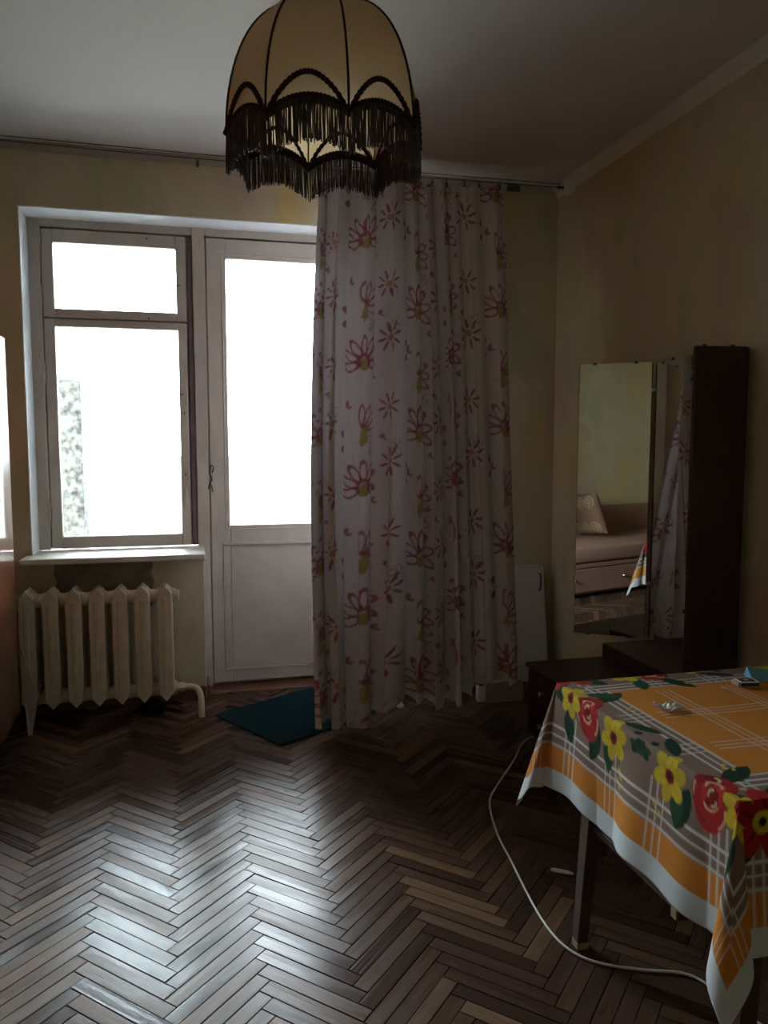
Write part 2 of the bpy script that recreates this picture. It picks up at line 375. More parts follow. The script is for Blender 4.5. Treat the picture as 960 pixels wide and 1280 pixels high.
# ------------------------------------------------------------------ window and balcony door
win = empty('window_1', (0, 0, 0)); struct(win)
FY0, FY1 = 4.325, 4.40
boxes('window_frame', [(NX0, -.722, FY0 - .005, FY1, SILLZ, NZ1), (.028, .092, FY0 - .012, FY1, 0, NZ1), (-.722, .028, FY0 - .005, FY1, 2.455, NZ1), (-.724, -.700, FY0 + .047, FY0 + .07, SILLZ, 2.46), (-.024, .03, FY0 + .047, FY0 + .07, SILLZ, 2.46), (-.70, -.024, FY0 + .047, FY0 + .07, 2.435, 2.46), (-.70, -.024, FY0 + .047, FY0 + .07, 1.975, 2.025), (-.70, -.024, FY0 + .047, FY0 + .07, SILLZ, .83)], 'window_paint', win)
def sash(x0, x1, z0, z1, gx0, gx1, gz0, gz1, parent, yo=0, nm='sash'):
    s = boxes(nm, [(x0, gx0, FY0 + yo, FY0 + .045 + yo, z0, z1), (gx1, x1, FY0 + yo, FY0 + .045 + yo, z0, z1), (gx0, gx1, FY0 + yo, FY0 + .045 + yo, z0, gz0), (gx0, gx1, FY0 + yo, FY0 + .045 + yo, gz1, z1)], 'window_paint', parent, bev=.004)
    boxo('pane', (gx0 - .006, gx1 + .006, FY0 + .018 + yo, FY0 + .022 + yo, gz0 - .006, gz1 + .006), 'pane_glass', s, bev=0)
    return s
s1 = sash(-.718, -.004, 2.004, 2.448, -.662, -.058, 2.05, 2.380, win)
s2 = sash(-.718, -.006, SILLZ + .005, 1.998, -.664, -.054, .868, 1.958, win)
sash(-.718, -.004, 2.004, 2.452, -.680, -.040, 2.03, 2.395, win, .072, 'outer_sash')
sash(-.718, -.006, SILLZ, 2.0, -.690, -.030, .845, 1.985, win, .072, 'outer_sash')
boxo('seal_strip', (-.001, .026, FY0 - .004, FY0 + .03, SILLZ + .005, 2.385), 'seal_strip', win, bev=.002)
for z in (2.40, 2.11, 1.72, 1.00):
    bm = bmesh.new(); tube(bm, [(-.722, FY0 - .010, z - .055), (-.722, FY0 - .010, z + .055)], .007, 8); obj('hinge', bm, 'window_paint', win, smooth='auto')
bm = bmesh.new(); tube(bm, [(-.03, FY0 - .012, 1.02), (-.03, FY0 - .016, 1.03), (-.03, FY0 - .016, 1.11), (-.03, FY0 - .012, 1.12)], .006, 8); box(bm, -.04, -.02, FY0 - .012, FY0, 1.05, 1.09); obj('latch', bm, 'window_paint', s2, smooth='auto')
for z, x in ((2.19, -.048), (1.62, -.043)):
    bm = bmesh.new(); tube(bm, [(x - .02, FY0 - .012, z - .006), (x, FY0 - .010, z), (x + .012, FY0 + .002, z + .004)], .0025, 6); obj('bent_nail', bm, 'dark_metal', win)
for x, z in ((-.20, 2.425), (-.20, 2.015), (-.03, 1.52), (-.03, 1.19)):
    bm = bmesh.new(); lathe(bm, [(.005, 0), (.005, .002), (.003, .004)], 8); obj('screw', bm, 'dark_metal', win, loc=(x, FY0 + .001, z), rot=(R(90), 0, 0))
# sill board
sl = boxo('window_sill', (-.815, .060, 3.985, FY0, SILLZ - .03, SILLZ), 'sill_paint', win, bev=.008, seg=3)

door = empty('door_1', (0, 0, 0)); struct(door)
boxes('door_frame', [(.915, NX1, FY0 - .012, FY1, 0, NZ1), (.092, .915, FY0 - .005, FY1, 2.458, NZ1), (.090, .118, FY0 + .052, FY1, 0, 2.46), (.888, .916, FY0 + .052, FY1, 0, 2.46), (.118, .888, FY0 + .052, FY1, 2.435, 2.46), (.118, .888, FY0 + .052, FY1, -.012, .04)], 'window_paint', door)
DX0, DX1 = .098, .908
leaf = boxes('leaf', [(DX0, .202, FY0, FY0 + .05, .022, 2.45), (.802, DX1, FY0, FY0 + .05, .022, 2.45), (.202, .802, FY0, FY0 + .05, 2.345, 2.45), (.202, .802, FY0, FY0 + .05, .80, .908), (.202, .802, FY0 + .012, FY0 + .04, .10, .80), (.202, .802, FY0, FY0 + .05, .022, .10)], 'window_paint', door, bev=.004)
boxo('pane', (.196, .808, FY0 + .024, FY0 + .028, .902, 2.351), 'pane_glass', leaf, bev=0)
for d in ((.160, .850, .795, .812), (.160, .850, .085, .102)): boxo('moulding', (d[0], d[1], FY0 - .007, FY0 + .002, d[2], d[3]), 'window_paint', leaf, bev=.003)
for d in ((.160, .177), (.833, .850)): boxo('moulding', (d[0], d[1], FY0 - .007, FY0 + .002, .102, .795), 'window_paint', leaf, bev=.003)
for d in ((.176, .828, .880, .888), (.176, .828, 2.365, 2.373)): boxo('glazing_bead', (d[0], d[1], FY0 - .004, FY0 + .002, d[2], d[3]), 'window_paint', leaf, bev=.002)
for d in ((.176, .184), (.820, .828)): boxo('glazing_bead', (d[0], d[1], FY0 - .004, FY0 + .002, .888, 2.365), 'window_paint', leaf, bev=.002)
bm = bmesh.new()
tube(bm, catmull([(.110, FY0 - .004, 1.20), (.118, FY0 - .016, 1.225), (.104, FY0 - .018, 1.24), (.098, FY0 - .016, 1.20), (.108, FY0 - .014, 1.165), (.096, FY0 - .014, 1.14), (.088, FY0 - .010, 1.11)], 5), .0035, 6)
tube(bm, catmull([(.098, FY0 - .014, 1.14), (.106, FY0 - .016, 1.125), (.112, FY0 - .010, 1.095)], 5), .003, 6)
tag(obj('tie_wire', bm, 'dark_metal', None, smooth=True), 'black twisted wire tied through the balcony door latch hole', 'wire')

# balcony outside
struct(boxo('balcony_sky_blocker', (-2.2, 2.4, YB + WT, 5.50, 2.83, 2.98), 'balcony_floor_grey', bev=0))  # unseen slab added over the balcony to cut light from the high sky
bal = struct(boxo('balcony_floor', (-2.2, 2.4, YB + WT, 5.75, -.20, -.05), 'balcony_floor_grey', bev=0))
struct(boxes('balcony_parapet', [(-2.2, 2.4, 5.62, 5.72, -.05, 1.22), (-2.2, 2.4, 5.58, 5.76, 1.22, 1.27)], 'balcony_white', bev=0))
tag(boxo('balcony_pier', (-.80, -.655, 5.12, 5.32, -.05, 1.75), 'concrete_stucco', bev=.01), 'speckled grey stucco pier on the balcony behind the window', 'pier')
struct(boxo('ground', (-60, 60, 5.8, 120, -9.2, -9.0), 'ground_grey', bev=0))

# ------------------------------------------------------------------ radiator
rad = empty('radiator', (-.46, 3.97, 0)); tag(rad, 'cream painted cast iron radiator of seven sections under the window sill', 'radiator')
def section_mesh():
    bm = bmesh.new()
    out = [(-.037, .115), (0, .075), (.037, .115), (.037, .600), (.032, .630), (0, .662), (-.032, .630), (-.037, .600)]
    for y in (-.066, -.060, .060, .066):
        s = .86 if abs(y) > .063 else 1
        [bm.verts.new((x * s, y, (z - .37) * (1 - (1 - s) * .06) + .37)) for x, z in out]
    bm.verts.ensure_lookup_table(); n = len(out)
    for r_ in range(3):
        for i in range(n): bm.faces.new((bm.verts[r_ * n + i], bm.verts[r_ * n + (i + 1) % n], bm.verts[(r_ + 1) * n + (i + 1) % n], bm.verts[(r_ + 1) * n + i]))
    bm.faces.new([bm.verts[i] for i in range(n)]); bm.faces.new([bm.verts[3 * n + i] for i in range(n)][::-1])
    bmesh.ops.bevel(bm, geom=[e for e in bm.edges if abs(e.verts[0].co.y - e.verts[1].co.y) > .05], offset=.006, segments=2, affect='EDGES')
    # raised rib down the face
    box(bm, -.011, .011, -.071, -.064, .14, .60, bev=.003)
    # hubs joining the neighbours
    for z in (.600, .125):
        tube(bm, [(-.0525, 0, z), (-.045, 0, z), (-.03, 0, z), (.03, 0, z), (.045, 0, z), (.0525, 0, z)], [.034, .034, .038, .038, .034, .034], 14)
    bmesh.ops.recalc_face_normals(bm, faces=bm.faces)
    me = bpy.data.meshes.new('section'); bm.to_mesh(me); bm.free(); return me
me = section_mesh(); me.materials.append(MATS['radiator_paint'])
me.polygons.foreach_set('use_smooth', [True] * len(me.polygons)); me.set_sharp_from_angle(angle=R(35))
for i in range(7):
    o = bpy.data.objects.new('section', me); COL.objects.link(o); o.parent = rad; o.location = ((i - 3) * .1055, 0, 0)
for x, z in ((-.376, .600), (.376, .600), (-.376, .125)):
    bm = bmesh.new(); s = 1 if x > 0 else -1; tube(bm, [(x - s * .012, 0, z), (x + s * .006, 0, z), (x + s * .012, 0, z)], [.030, .030, .022], 6); obj('end_plug', bm, 'radiator_paint', rad)
bm = bmesh.new()
tube(bm, catmull([(.365, 0, .125), (.42, 0, .125), (.465, -.03, .12), (.482, -.09, .095), (.484, -.115, .05), (.484, -.118, .0015)], 6), .0155, 12); obj('feed_pipe', bm, 'radiator_paint', rad, smooth=True)
bm = bmesh.new(); tube(bm, [(.372, 0, .125), (.405, 0, .125)], .024, 6); obj('pipe_nut', bm, 'radiator_paint', rad)
for x in (-.25, .25):
    for z in (.585, .14): boxo('bracket', (x - .006, x + .006, .0, .166, z - .035, z - .028), 'dark_metal', rad, bev=.001)

# ------------------------------------------------------------------ curtain wire, clips and curtain
WY, WZ = 3.95, 2.735
wr = empty('curtain_wire', (0, WY, WZ)); tag(wr, 'thin steel curtain wire strung below the ceiling along the window wall', 'curtain wire')
bm = bmesh.new(); tube(bm, [(XL + .004, 0, 0), (-.3, 0, -.012), (.6, 0, -.014), (1.5, 0, -.006), (2.0, 0, 0)], .0022, 6); obj('wire', bm, 'dark_metal', wr)
bm = bmesh.new(); tube(bm, [(XL + .004, .03, .028), (.3, .03, .018), (2.0, .03, .028)], .002, 6); obj('wire', bm, 'dark_metal', wr)
bm = bmesh.new(); box(bm, 1.985, 2.048, -.02, .045, -.025, .045, bev=.005); obj('bracket', bm, 'white_plastic', wr)
bm = bmesh.new(); tube(bm, [(1.95, 0, 0), (1.985, 0, 0)], .008, 8); obj('tension_screw', bm, 'dark_metal', wr)

def sdf_ell(x, y, cx, cy, a, b, ang):
    c, s = math.cos(ang), math.sin(ang); X = (x - cx) * c + (y - cy) * s; Y = -(x - cx) * s + (y - cy) * c
    return (np.sqrt((X / a) ** 2 + (Y / b) ** 2) - 1) * min(a, b)
def cover(d, aa=.0018): return np.clip(.5 - d / aa, 0, 1)
def paint(C, m, col): C += (np.array(col) - C) * m[..., None]
def lens(x, y, cx, cy, ln, wd, ang):
    c, s = math.cos(ang), math.sin(ang); X = ((x - cx) * c + (y - cy) * s) / ln; Y = -(x - cx) * s + (y - cy) * c
    prof = wd * np.clip(1 - (2 * X - 1) ** 2, 0, 1) ** .8
    return np.where((X > 0) & (X < 1), np.abs(Y) - prof, .02)

TW, TH = .47, .61
def curtain_print(u, v):
    C = np.empty(u.shape + (3,)); C[:] = (.70, .645, .66)
    bur, mag, oli, gry, ora = (.34, .075, .13), (.42, .08, .19), (.44, .37, .17), (.46, .39, .40), (.56, .30, .22)
    row = np.floor(u / TW); vv = v + .21 * (row % 2)
    x0 = u - row * TW; y0 = vv - np.floor(vv / TH) * TH
    for dx in (-TW, 0, TW):
        for dy in (-TH, 0, TH):
            x, y = x0 + dx, y0 + dy
            sel = (x > -.11) & (x < TW + .11) & (y > -.12) & (y < TH + .12)
            if not sel.any(): continue
            # thin looping stems
            for (fx, ph, am, w0) in ((.05, 0, .025, .0010), (.17, 2, .02, .0009), (.29, 1, .03, .0010), (.38, 3, .02, .0010)):
                if dx == 0 and dy == 0: paint(C, .55 * cover(np.abs(x - fx - am * np.sin(y * 10.3 + ph) - .4 * am * np.sin(y * 20.6 + ph)) - w0), gry)
            # fan daisy with olive heart
            for (cx, cy, sc, n0, n1, a0) in ((.11, .13, 1.55, 7, 7, -20),):
                paint(C, cover(sdf_ell(x, y, cx + .006, cy - .012, .026 * sc, .020 * sc, .3)), oli)
                for k in range(n1):
                    an = R(a0 + 220 * k / (n1 - 1)); d = sdf_ell(x, y, cx + math.cos(an) * .052 * sc, cy + math.sin(an) * .052 * sc, .030 * sc, .0125 * sc, an)
                    paint(C, .85 * cover(np.abs(d) - .0028 * sc), mag if k % 2 else bur)
            # stroke stars
            for (cx, cy, sc) in ((.34, .21, 1.5), (.33, .48, 1.35)):
                paint(C, cover(sdf_ell(x, y, cx, cy, .011 * sc, .011 * sc, 0)), ora)
                for k in range(8):
                    an = R(45 * k + 12); paint(C, .9 * cover(sdf_ell(x, y, cx + math.cos(an) * .034 * sc, cy + math.sin(an) * .034 * sc, .019 * sc, .0045 * sc, an)), bur)
            # side-on flower with long outlined petals and a leaf
            for (cx, cy, sc, fl) in ((.10, .41, 1.5, 1),):
                for k in range(5):
                    an = R(90 + fl * (-30 - 28 * k) + 30); d = sdf_ell(x, y, cx + math.cos(an) * .045 * sc, cy + math.sin(an) * .045 * sc, .034 * sc, .012 * sc, an)
                    paint(C, .75 * cover(np.abs(d) - .0022 * sc), bur)
                paint(C, .9 * cover(lens(x, y, cx, cy - .085, .07 * sc, .014 * sc, R(60 * fl + 20))), oli)
                paint(C, .9 * cover(lens(x, y, cx - .02, cy - .06, .045 * sc, .010 * sc, R(10))), oli)
            # thin grey blossoms
            for (cx, cy) in ((.18, .31), (.38, .27)):
                for k in range(5):
                    an = R(72 * k + 8); paint(C, .8 * cover(np.abs(sdf_ell(x, y, cx + math.cos(an) * .025, cy + math.sin(an) * .025, .017, .014, an)) - .0014), (.32, .22, .25))
                paint(C, .8 * cover(np.abs(sdf_ell(x, y, cx, cy, .006, .006, 0)) - .001), (.32, .22, .25))
            # little buds
            for (cx, cy, an) in ((.22, .03, 40), (.02, .53, 70), (.28, .34, 20)):
                paint(C, .75 * cover(sdf_ell(x, y, cx, cy, .020, .009, R(an))), bur)
                paint(C, .75 * cover(sdf_ell(x, y, cx + .012, cy - .012, .016, .007, R(an - 50))), bur)
    return C
def make_curtain():
    NS, NV = 360, 430
    s = np.linspace(0, 1, NS)[:, None]; v = np.linspace(0, 1, NV)[None, :]      # v: 0 hem, 1 top
    # x stretches unevenly: a gathered bunch on the left
    bl = .5 + .5 * np.tanh((s - .26) * 14)
    ph = 2 * PI * (9.5 * s + .35 * np.sin(2 * PI * 1.3 * s + .6) + .12 * np.sin(2 * PI * 4.1 * s)) + .5 * np.sin(3 * v + 6 * s)
    amp = (.027 + .022 * (1 - v)) * (1.25 - .55 * s) * (.75 + .35 * np.sin(2 * PI * 3.3 * s + 1)) * (1 - .55 * v ** 6)
    xt = .655 + .985 * (s + .03 * np.sin(2 * PI * s)) ; xb = .555 + 1.05 * (s ** 1.05)
    hb = (1 - v) ** .8
    X = xt + (xb - xt) * hb + amp * .55 * np.sin(2 * ph + .7) - .05 * (1 - bl) * np.sin(PI * np.clip((1 - v), 0, 1)) * .5
    yb = 3.47 + .115 * s ** .8
    Y = WY + (yb - WY) * (1 - v) ** .72 - 1.1 * amp * np.tanh(1.7 * np.sin(ph)) / .93 - .018 * (1 - v) * np.sin(2.3 * ph / 2 + 1.2)
    hem = .045 + .10 * s + .035 * np.sin(2 * PI * 2.2 * s + 2.2) - .05 * np.exp(-((s - .20) / .05) ** 2) - .015 * np.sin(ph)
    hem = np.clip(hem, .006, None)
    top = WZ - .018 + .004 * np.sin(2 * PI * 10.5 * s) - .02 * np.abs(np.sin(PI * 10.5 * s)) + 0 * s
    Z = hem + (top - hem) * v
    P = np.stack([X + 0 * Z, Y + 0 * Z, Z], -1)
    d = np.linalg.norm(np.diff(P[:, NV // 2], axis=0), axis=1); u = np.concatenate([[0], np.cumsum(d)])
    U = u[:, None] + 0 * Z; Vv = Z - hem * .6
    C = curtain_print(U + .03, Vv)
    # sewn hem line
    C[:, :5] = C[:, :5] * .5 + np.array((.78, .75, .74)) * .5
    me = grid_mesh('curtain', P, C); o = finish('curtain', me, 'curtain_cloth', None, True)
    md = o.modifiers.new('thick', 'SOLIDIFY'); md.thickness = .0012
    tag(o, 'sheer white floor-length curtain printed with burgundy flower outlines and olive leaves', 'curtain')
    return P
CP = make_curtain()
def clip_mesh():
    bm = bmesh.new()
    tube(bm, [(.006 * math.cos(t), 0, .006 * math.sin(t) + .0) for t in np.linspace(-1.2, 4.3, 12)], .0018, 6)
    box(bm, -.0055, .0055, -.005, .005, -.034, -.006, bev=.0015)
    me = bpy.data.meshes.new('curtain_clip'); bm.to_mesh(me); bm.free(); me.materials.append(MATS['dark_metal']); return me
CM = clip_mesh()
def clip(x, y, z, rz, label, group):
    o = bpy.data.objects.new('curtain_clip', CM); COL.objects.link(o); o.location = (x, y, z); o.rotation_euler = (0, rng.normal(0, .1), rz)
    return tag(o, label, 'curtain clip', group)
for k in range(12):
    i = int(round(359 * (k + .02) / 11.3)); i = min(i, 359)
    clip(CP[i, -1, 0], CP[i, -1, 1], CP[i, -1, 2] + .022, rng.normal(0, .4), 'small dark clip holding the top of the flowered curtain', 'clips holding the curtain')
for k in range(9):
    clip(1.665 + .0075 * k, WY, WZ - .008, rng.normal(0, .15), 'small dark clip bunched unused at the end of the curtain wire', 'spare clips bunched on the wire')
clip(.06, WY, WZ - .018, .5, 'lone small dark clip on the bare wire above the window', None)

# ------------------------------------------------------------------ things behind the curtain
pnl = empty('cabinet_door_panel', (1.785, 3.985, .001)); pnl.rotation_euler = (R(-8.5), 0, R(1)); tag(pnl, 'white cabinet door with arched metal handle leaning on the wall beside the curtain', 'cabinet door')
boxo('board', (-.19, .19, 0, .018, 0, .655), 'white_laminate', pnl, bev=.002)
bm = bmesh.new(); tube(bm, catmull([(.158, 0, .612), (.160, -.019, .607), (.156, -.027, .57), (.153, -.019, .525), (.152, 0, .52)], 5), .0045, 8); obj('handle', bm, 'dark_metal', pnl, smooth=True)
o = boxo('spare_board', (-.21, .17, 0, .016, 0, .668), 'white_laminate', None, bev=.002); o.location = (1.785, 4.012, .001); o.rotation_euler = (R(-8.5), 0, R(1)); tag(o, 'white board leaning on the wall behind the cabinet door with the handle', 'board')
o = boxo('low_board', (1.47, 1.68, 3.69, 3.708, .001, .112), 'cream_board', None, bev=.002); tag(o, 'short cream board standing on edge below the leaning cabinet door', 'board')
wf = empty('wooden_foot', (1.46, 3.74, .001)); tag(wf, 'short white foot with black cap beside the cream board', 'furniture foot')
boxo('post', (-.022, .022, -.02, .02, 0, .085), 'white_plastic', wf, bev=.003); boxo('cap', (-.016, .016, -.014, .014, .085, .11), 'dark_metal', wf, bev=.003)
bm = bmesh.new(); tube(bm, [(0, 0, .0), (.002, .005, .3), (.005, .02, 1.1)], .013, 10); box(bm, -.016, .016, -.016, .016, 0, .02, bev=.003)
tag(obj('white_pole', bm, 'white_plastic', None, smooth='auto', loc=(1.02, 3.74, .001), rot=(R(-14), 0, 0)), 'thin white pole leaning against the wall behind the curtain hem', 'pole')

# ------------------------------------------------------------------ floor mat
bm = bmesh.new(); box(bm, 0, .545, 0, .60, 0.0015, .010, bev=.003)
tag(obj('floor_mat', bm, 'mat_teal', None, loc=(.085, 3.845, 0), rot=(0, 0, math.atan2(-.47, .28))), 'dark teal rectangular mat lying on the parquet at the balcony door', 'mat')

# ------------------------------------------------------------------ lampshade
LX, LY, LZ, LR = .395, 2.27, 2.222, .279
lamp = empty('pendant_lamp', (LX, LY, LZ)); tag(lamp, 'domed beige cloth lampshade with dark braid scallops and long fringe', 'pendant lamp')
lamp.rotation_mode = 'QUATERNION'; lamp.rotation_quaternion = Matrix.Rotation(R(5.0), 3, Vector((math.cos(R(14)), -math.sin(R(14)), 0))).to_quaternion()   # hangs a little crooked
vdir = math.atan2(-math.cos(R(14)), -math.sin(R(14)))          # direction from lamp to camera
A0 = vdir + R(16)
NP = 8; DH = .355
def shade_pt(k, t, h):
    """panel k, t in 0..1 across, h 0 rim .. 1 top. cloth between ribs is stretched flat so each panel is slightly hollow"""
    e = math.sin(h * PI / 2); prof = LR * (math.cos(h * PI / 2 * .93) ** .80) * (1 + .0 * e)
    z = DH * (math.sin(h * PI / 2) ** 1.02)
    a = A0 + 2 * PI * (k + t) / NP; half = PI / NP; loc = (t - .5) * 2 * half
    flat = math.cos(half) / math.cos(loc); rr = prof * (flat * .80 + .20)
    return Vector((rr * math.cos(a), rr * math.sin(a), z))
def scal(t, hgt): return hgt * math.sin(PI * t) ** .75
def hz(z): return math.asin(min(1, z / DH)) / (PI / 2)
for k in range(NP):
    bm = bmesh.new(); nt_, nh = 18, 16; g = []
    for i in range(nt_ + 1):
        t = i / nt_; h0 = hz(scal(t, .040)); g.append([bm.verts.new(shade_pt(k, t, h0 + (1 - h0) * j / nh)) for j in range(nh + 1)])
    for i in range(nt_):
        for j in range(nh): bm.faces.new((g[i][j], g[i + 1][j], g[i + 1][j + 1], g[i][j + 1]))
    pn = obj('shade_panel', bm, 'shade_cloth', lamp, smooth=True)
    # braids
    def braid(nm, fn, r, par):
        bm = bmesh.new(); tube(bm, [fn(i / 40) for i in range(41)], [r * (1 + .40 * (i % 2)) for i in range(41)], 6); return obj(nm, bm, 'trim_braid', par)
    out = lambda v, d: v + Vector((v.x, v.y, 0)).normalized() * d
    braid('rim_braid', lambda t: out(shade_pt(k, t, hz(scal(t, .040))), .002), .0055, pn)
    braid('arch_braid', lambda t: out(shade_pt(k, .04 + .92 * t, hz(.004 + scal(t, .092))), .003), .0058, pn)
    bm = bmesh.new(); tube(bm, [out(shade_pt(k, 0, h), .002) for h in np.linspace(0, 1, 20)], .0032, 6); obj('rib_braid', bm, 'trim_braid', lamp, smooth=True)
    p = shade_pt(k, 0, 0); bm = bmesh.new(); bmesh.ops.create_icosphere(bm, subdivisions=1, radius=.009, matrix=Matrix.Translation(out(p, .004))); obj('knot', bm, 'trim_braid', lamp)
    # fringe: a dense heading strip and hanging strands
    bm = bmesh.new(); ns = 120
    for i in range(ns):
        t = (i + rng.uniform(.1, .9)) / ns; p = out(shade_pt(k, t, hz(scal(t, .040))), .001 + rng.uniform(-.002, .003))
        ln = .108 * rng.uniform(.93, 1.06); sw = rng.normal(0, .003, 2); r0 = rng.uniform(.0009, .0019)
        m1 = p + Vector((sw[0] * .5 + rng.normal(0, .001), sw[1] * .5, -ln * .55)); m2 = p + Vector((sw[0], sw[1], -ln))
        tube(bm, [p, m1, m2], [r0, r0 * 1.05, r0 * 1.2], 4, True)
    fr = obj('fringe', bm, 'fringe_thread', pn); fr['kind'] = 'stuff'
    bm = bmesh.new(); a_ = []
    for i in range(25):
        t = i / 24; p = shade_pt(k, t, hz(scal(t, .040))); a_.append((bm.verts.new(p + Vector((0, 0, .002))), bm.verts.new(out(p, .0005) + Vector((0, 0, -.020)))))
    for i in range(24): bm.faces.new((a_[i][0], a_[i + 1][0], a_[i + 1][1], a_[i][1]))
    h_ = obj('fringe_heading', bm, 'trim_braid', pn); md = h_.modifiers.new('t', 'SOLIDIFY'); md.thickness = .003
bm = bmesh.new(); tube(bm, [(.034 * math.cos(a), .034 * math.sin(a), DH - .002) for a in np.linspace(0, 2 * PI, 25)], .005, 6, False); obj('top_ring', bm, 'trim_braid', lamp)
bm = bmesh.new(); lathe(bm, [(.030, DH - .004), (.034, DH), (.030, DH + .012), (.012, DH + .03), (.008, DH + .05)], 20); obj('cap', bm, 'brass', lamp, smooth='auto')
bm = bmesh.new(); tube(bm, [(0, 0, DH + .04), (0, 0, ZC - LZ - .03)], .004, 8); obj('cord', bm, 'dark_metal', lamp)
bm = bmesh.new(); lathe(bm, [(.012, ZC - LZ - .05), (.045, ZC - LZ - .02), (.048, ZC - LZ - .001)], 20); obj('ceiling_rose', bm, 'white_plastic', lamp, smooth='auto')
bm = bmesh.new(); lathe(bm, [(.018, DH - .075), (.020, DH - .06), (.020, DH - .02), (.012, DH - .002)], 16); obj('socket', bm, 'white_plastic', lamp, smooth='auto')
bm = bmesh.new(); lathe(bm, [(.004, DH - .185), (.020, DH - .178), (.030, DH - .155), (.030, DH - .135), (.018, DH - .095), (.013, DH - .075)], 16); obj('bulb', bm, 'white_plastic', lamp, smooth=True)

# ------------------------------------------------------------------ dressing table with three mirrors
dt = empty('dressing_table', (1.72, 2.76, 0)); tag(dt, 'low dark wooden dressing table with tall three-panel mirror against the right wall', 'dressing table')
def W(x0, x1, y0, y1, z0, z1): return (x0 - 1.72, x1 - 1.72, y0 - 2.76, y1 - 2.76, z0, z1)
boxo('carcass', W(1.432, 2.03, 2.43, 3.07, .09, .382), 'dark_wood', dt, bev=.003)
boxo('top_board', W(1.41, 2.03, 2.42, 3.08, .382, .40), 'dark_wood', dt, bev=.003)
for i in range(2):
    y0 = 2.44 + i * .315
    for z0, z1 in ((.10, .235), (.245, .372)):
        d = boxo('drawer', W(1.416, 1.431, y0 + .004, y0 + .308, z0, z1), 'dark_wood', dt, bev=.003)
        bm = bmesh.new(); lathe(bm, [(.006, 0), (.006, .012), (.012, .018), (.009, .024)], 12); obj('knob', bm, 'brass', d, smooth='auto', loc=(1.416 - 1.72, y0 + .155 - 2.76, (z0 + z1) / 2), rot=(0, R(-90), 0))
for x, y in ((1.46, 3.03), (1.46, 2.47), (1.99, 3.03), (1.99, 2.47)):
    bm = bmesh.new(); tube(bm, [(x - 1.72, y - 2.76, .092), (x - 1.72, y - 2.76, .001)], [.022, .013], 10); obj('leg', bm, 'table_wood', dt, smooth='auto')
boxo('mirror_base', W(1.775, 2.03, 2.46, 3.065, .402, .466), 'dark_wood', dt, bev=.003)
MZ0, MZ1 = .475, 1.715
def mirror_panel(name, p0, p1, face, with_glass=True, label=None):
    """upright wooden panel from p0 to p1 (plan); glass held by clips on the side given by face (+1/-1 = left/right of p0->p1)"""
    a = Vector((p0[0], p0[1], 0)); b = Vector((p1[0], p1[1], 0)); ln = (b - a).length; an = math.atan2(b.y - a.y, b.x - a.x)
    o = boxo(name, (0, ln, -.009, .009, MZ0, MZ1), 'dark_wood', dt, bev=.0015); o.location = (a.x - 1.72, a.y - 2.76, 0); o.rotation_euler = (0, 0, an)
    y0, y1 = (.0095, .0145) if face > 0 else (-.0145, -.0095)
    g = boxo('mirror_glass', (.002, ln - .002, y0, y1, MZ0 - .004, MZ1 + .004), 'mirror_glass', o, bev=.0008); g['label'] = 'tall silvered mirror glass'
    ye0, ye1 = (.009, .017) if face > 0 else (-.017, -.009)
    for xx, zz in ((-.001, MZ1 - .12), (ln + .001, MZ1 - .12), (-.001, MZ0 + .25), (ln + .001, MZ0 + .25)): boxo('clip', (xx - .005, xx + .005, ye0, ye1, zz - .008, zz + .008), 'chrome', o, bev=.001)
    for xx in (ln * .22, ln * .78):
        for zz in (MZ0 - .003, MZ1 + .003): boxo('clip', (xx - .008, xx + .008, ye0, ye1, zz - .005, zz + .005), 'dark_metal', o, bev=.001)
    return o
mirror_panel('center_mirror_panel', (2.018, 2.50), (2.018, 3.065), 1)
mirror_panel('mirror_wing', (2.000, 3.082), (1.744, 3.272), 1)
mirror_panel('mirror_wing', (2.000, 2.488), (1.798, 2.508), -1)

# ------------------------------------------------------------------ dining table and cloth
TX0, TX1, TY0, TY1, TZ = .935, 1.93, 1.13, 1.84, .72
tb = empty('dining_table', (1.43, 1.485, 0)); tag(tb, 'dark wooden table with slim legs under the flowered cloth', 'table')
ox, oy = 1.43, 1.485
boxo('tabletop', (TX0 + .004 - ox, TX1 - ox, TY0 + .004 - oy, TY1 - .004 - oy, TZ - .022, TZ - .002), 'table_wood', tb, bev=.003)
for x0, x1, y0, y1 in ((TX0 + .05, TX1 - .05, TY0 + .05, TY0 + .068), (TX0 + .05, TX1 - .05, TY1 - .068, TY1 - .05), (TX0 + .05, TX0 + .068, TY0 + .068, TY1 - .068), (TX1 - .068, TX1 - .05, TY0 + .068, TY1 - .068)):
    boxo('apron', (x0 - ox, x1 - ox, y0 - oy, y1 - oy, TZ - .10, TZ - .022), 'table_wood', tb, bev=.002)
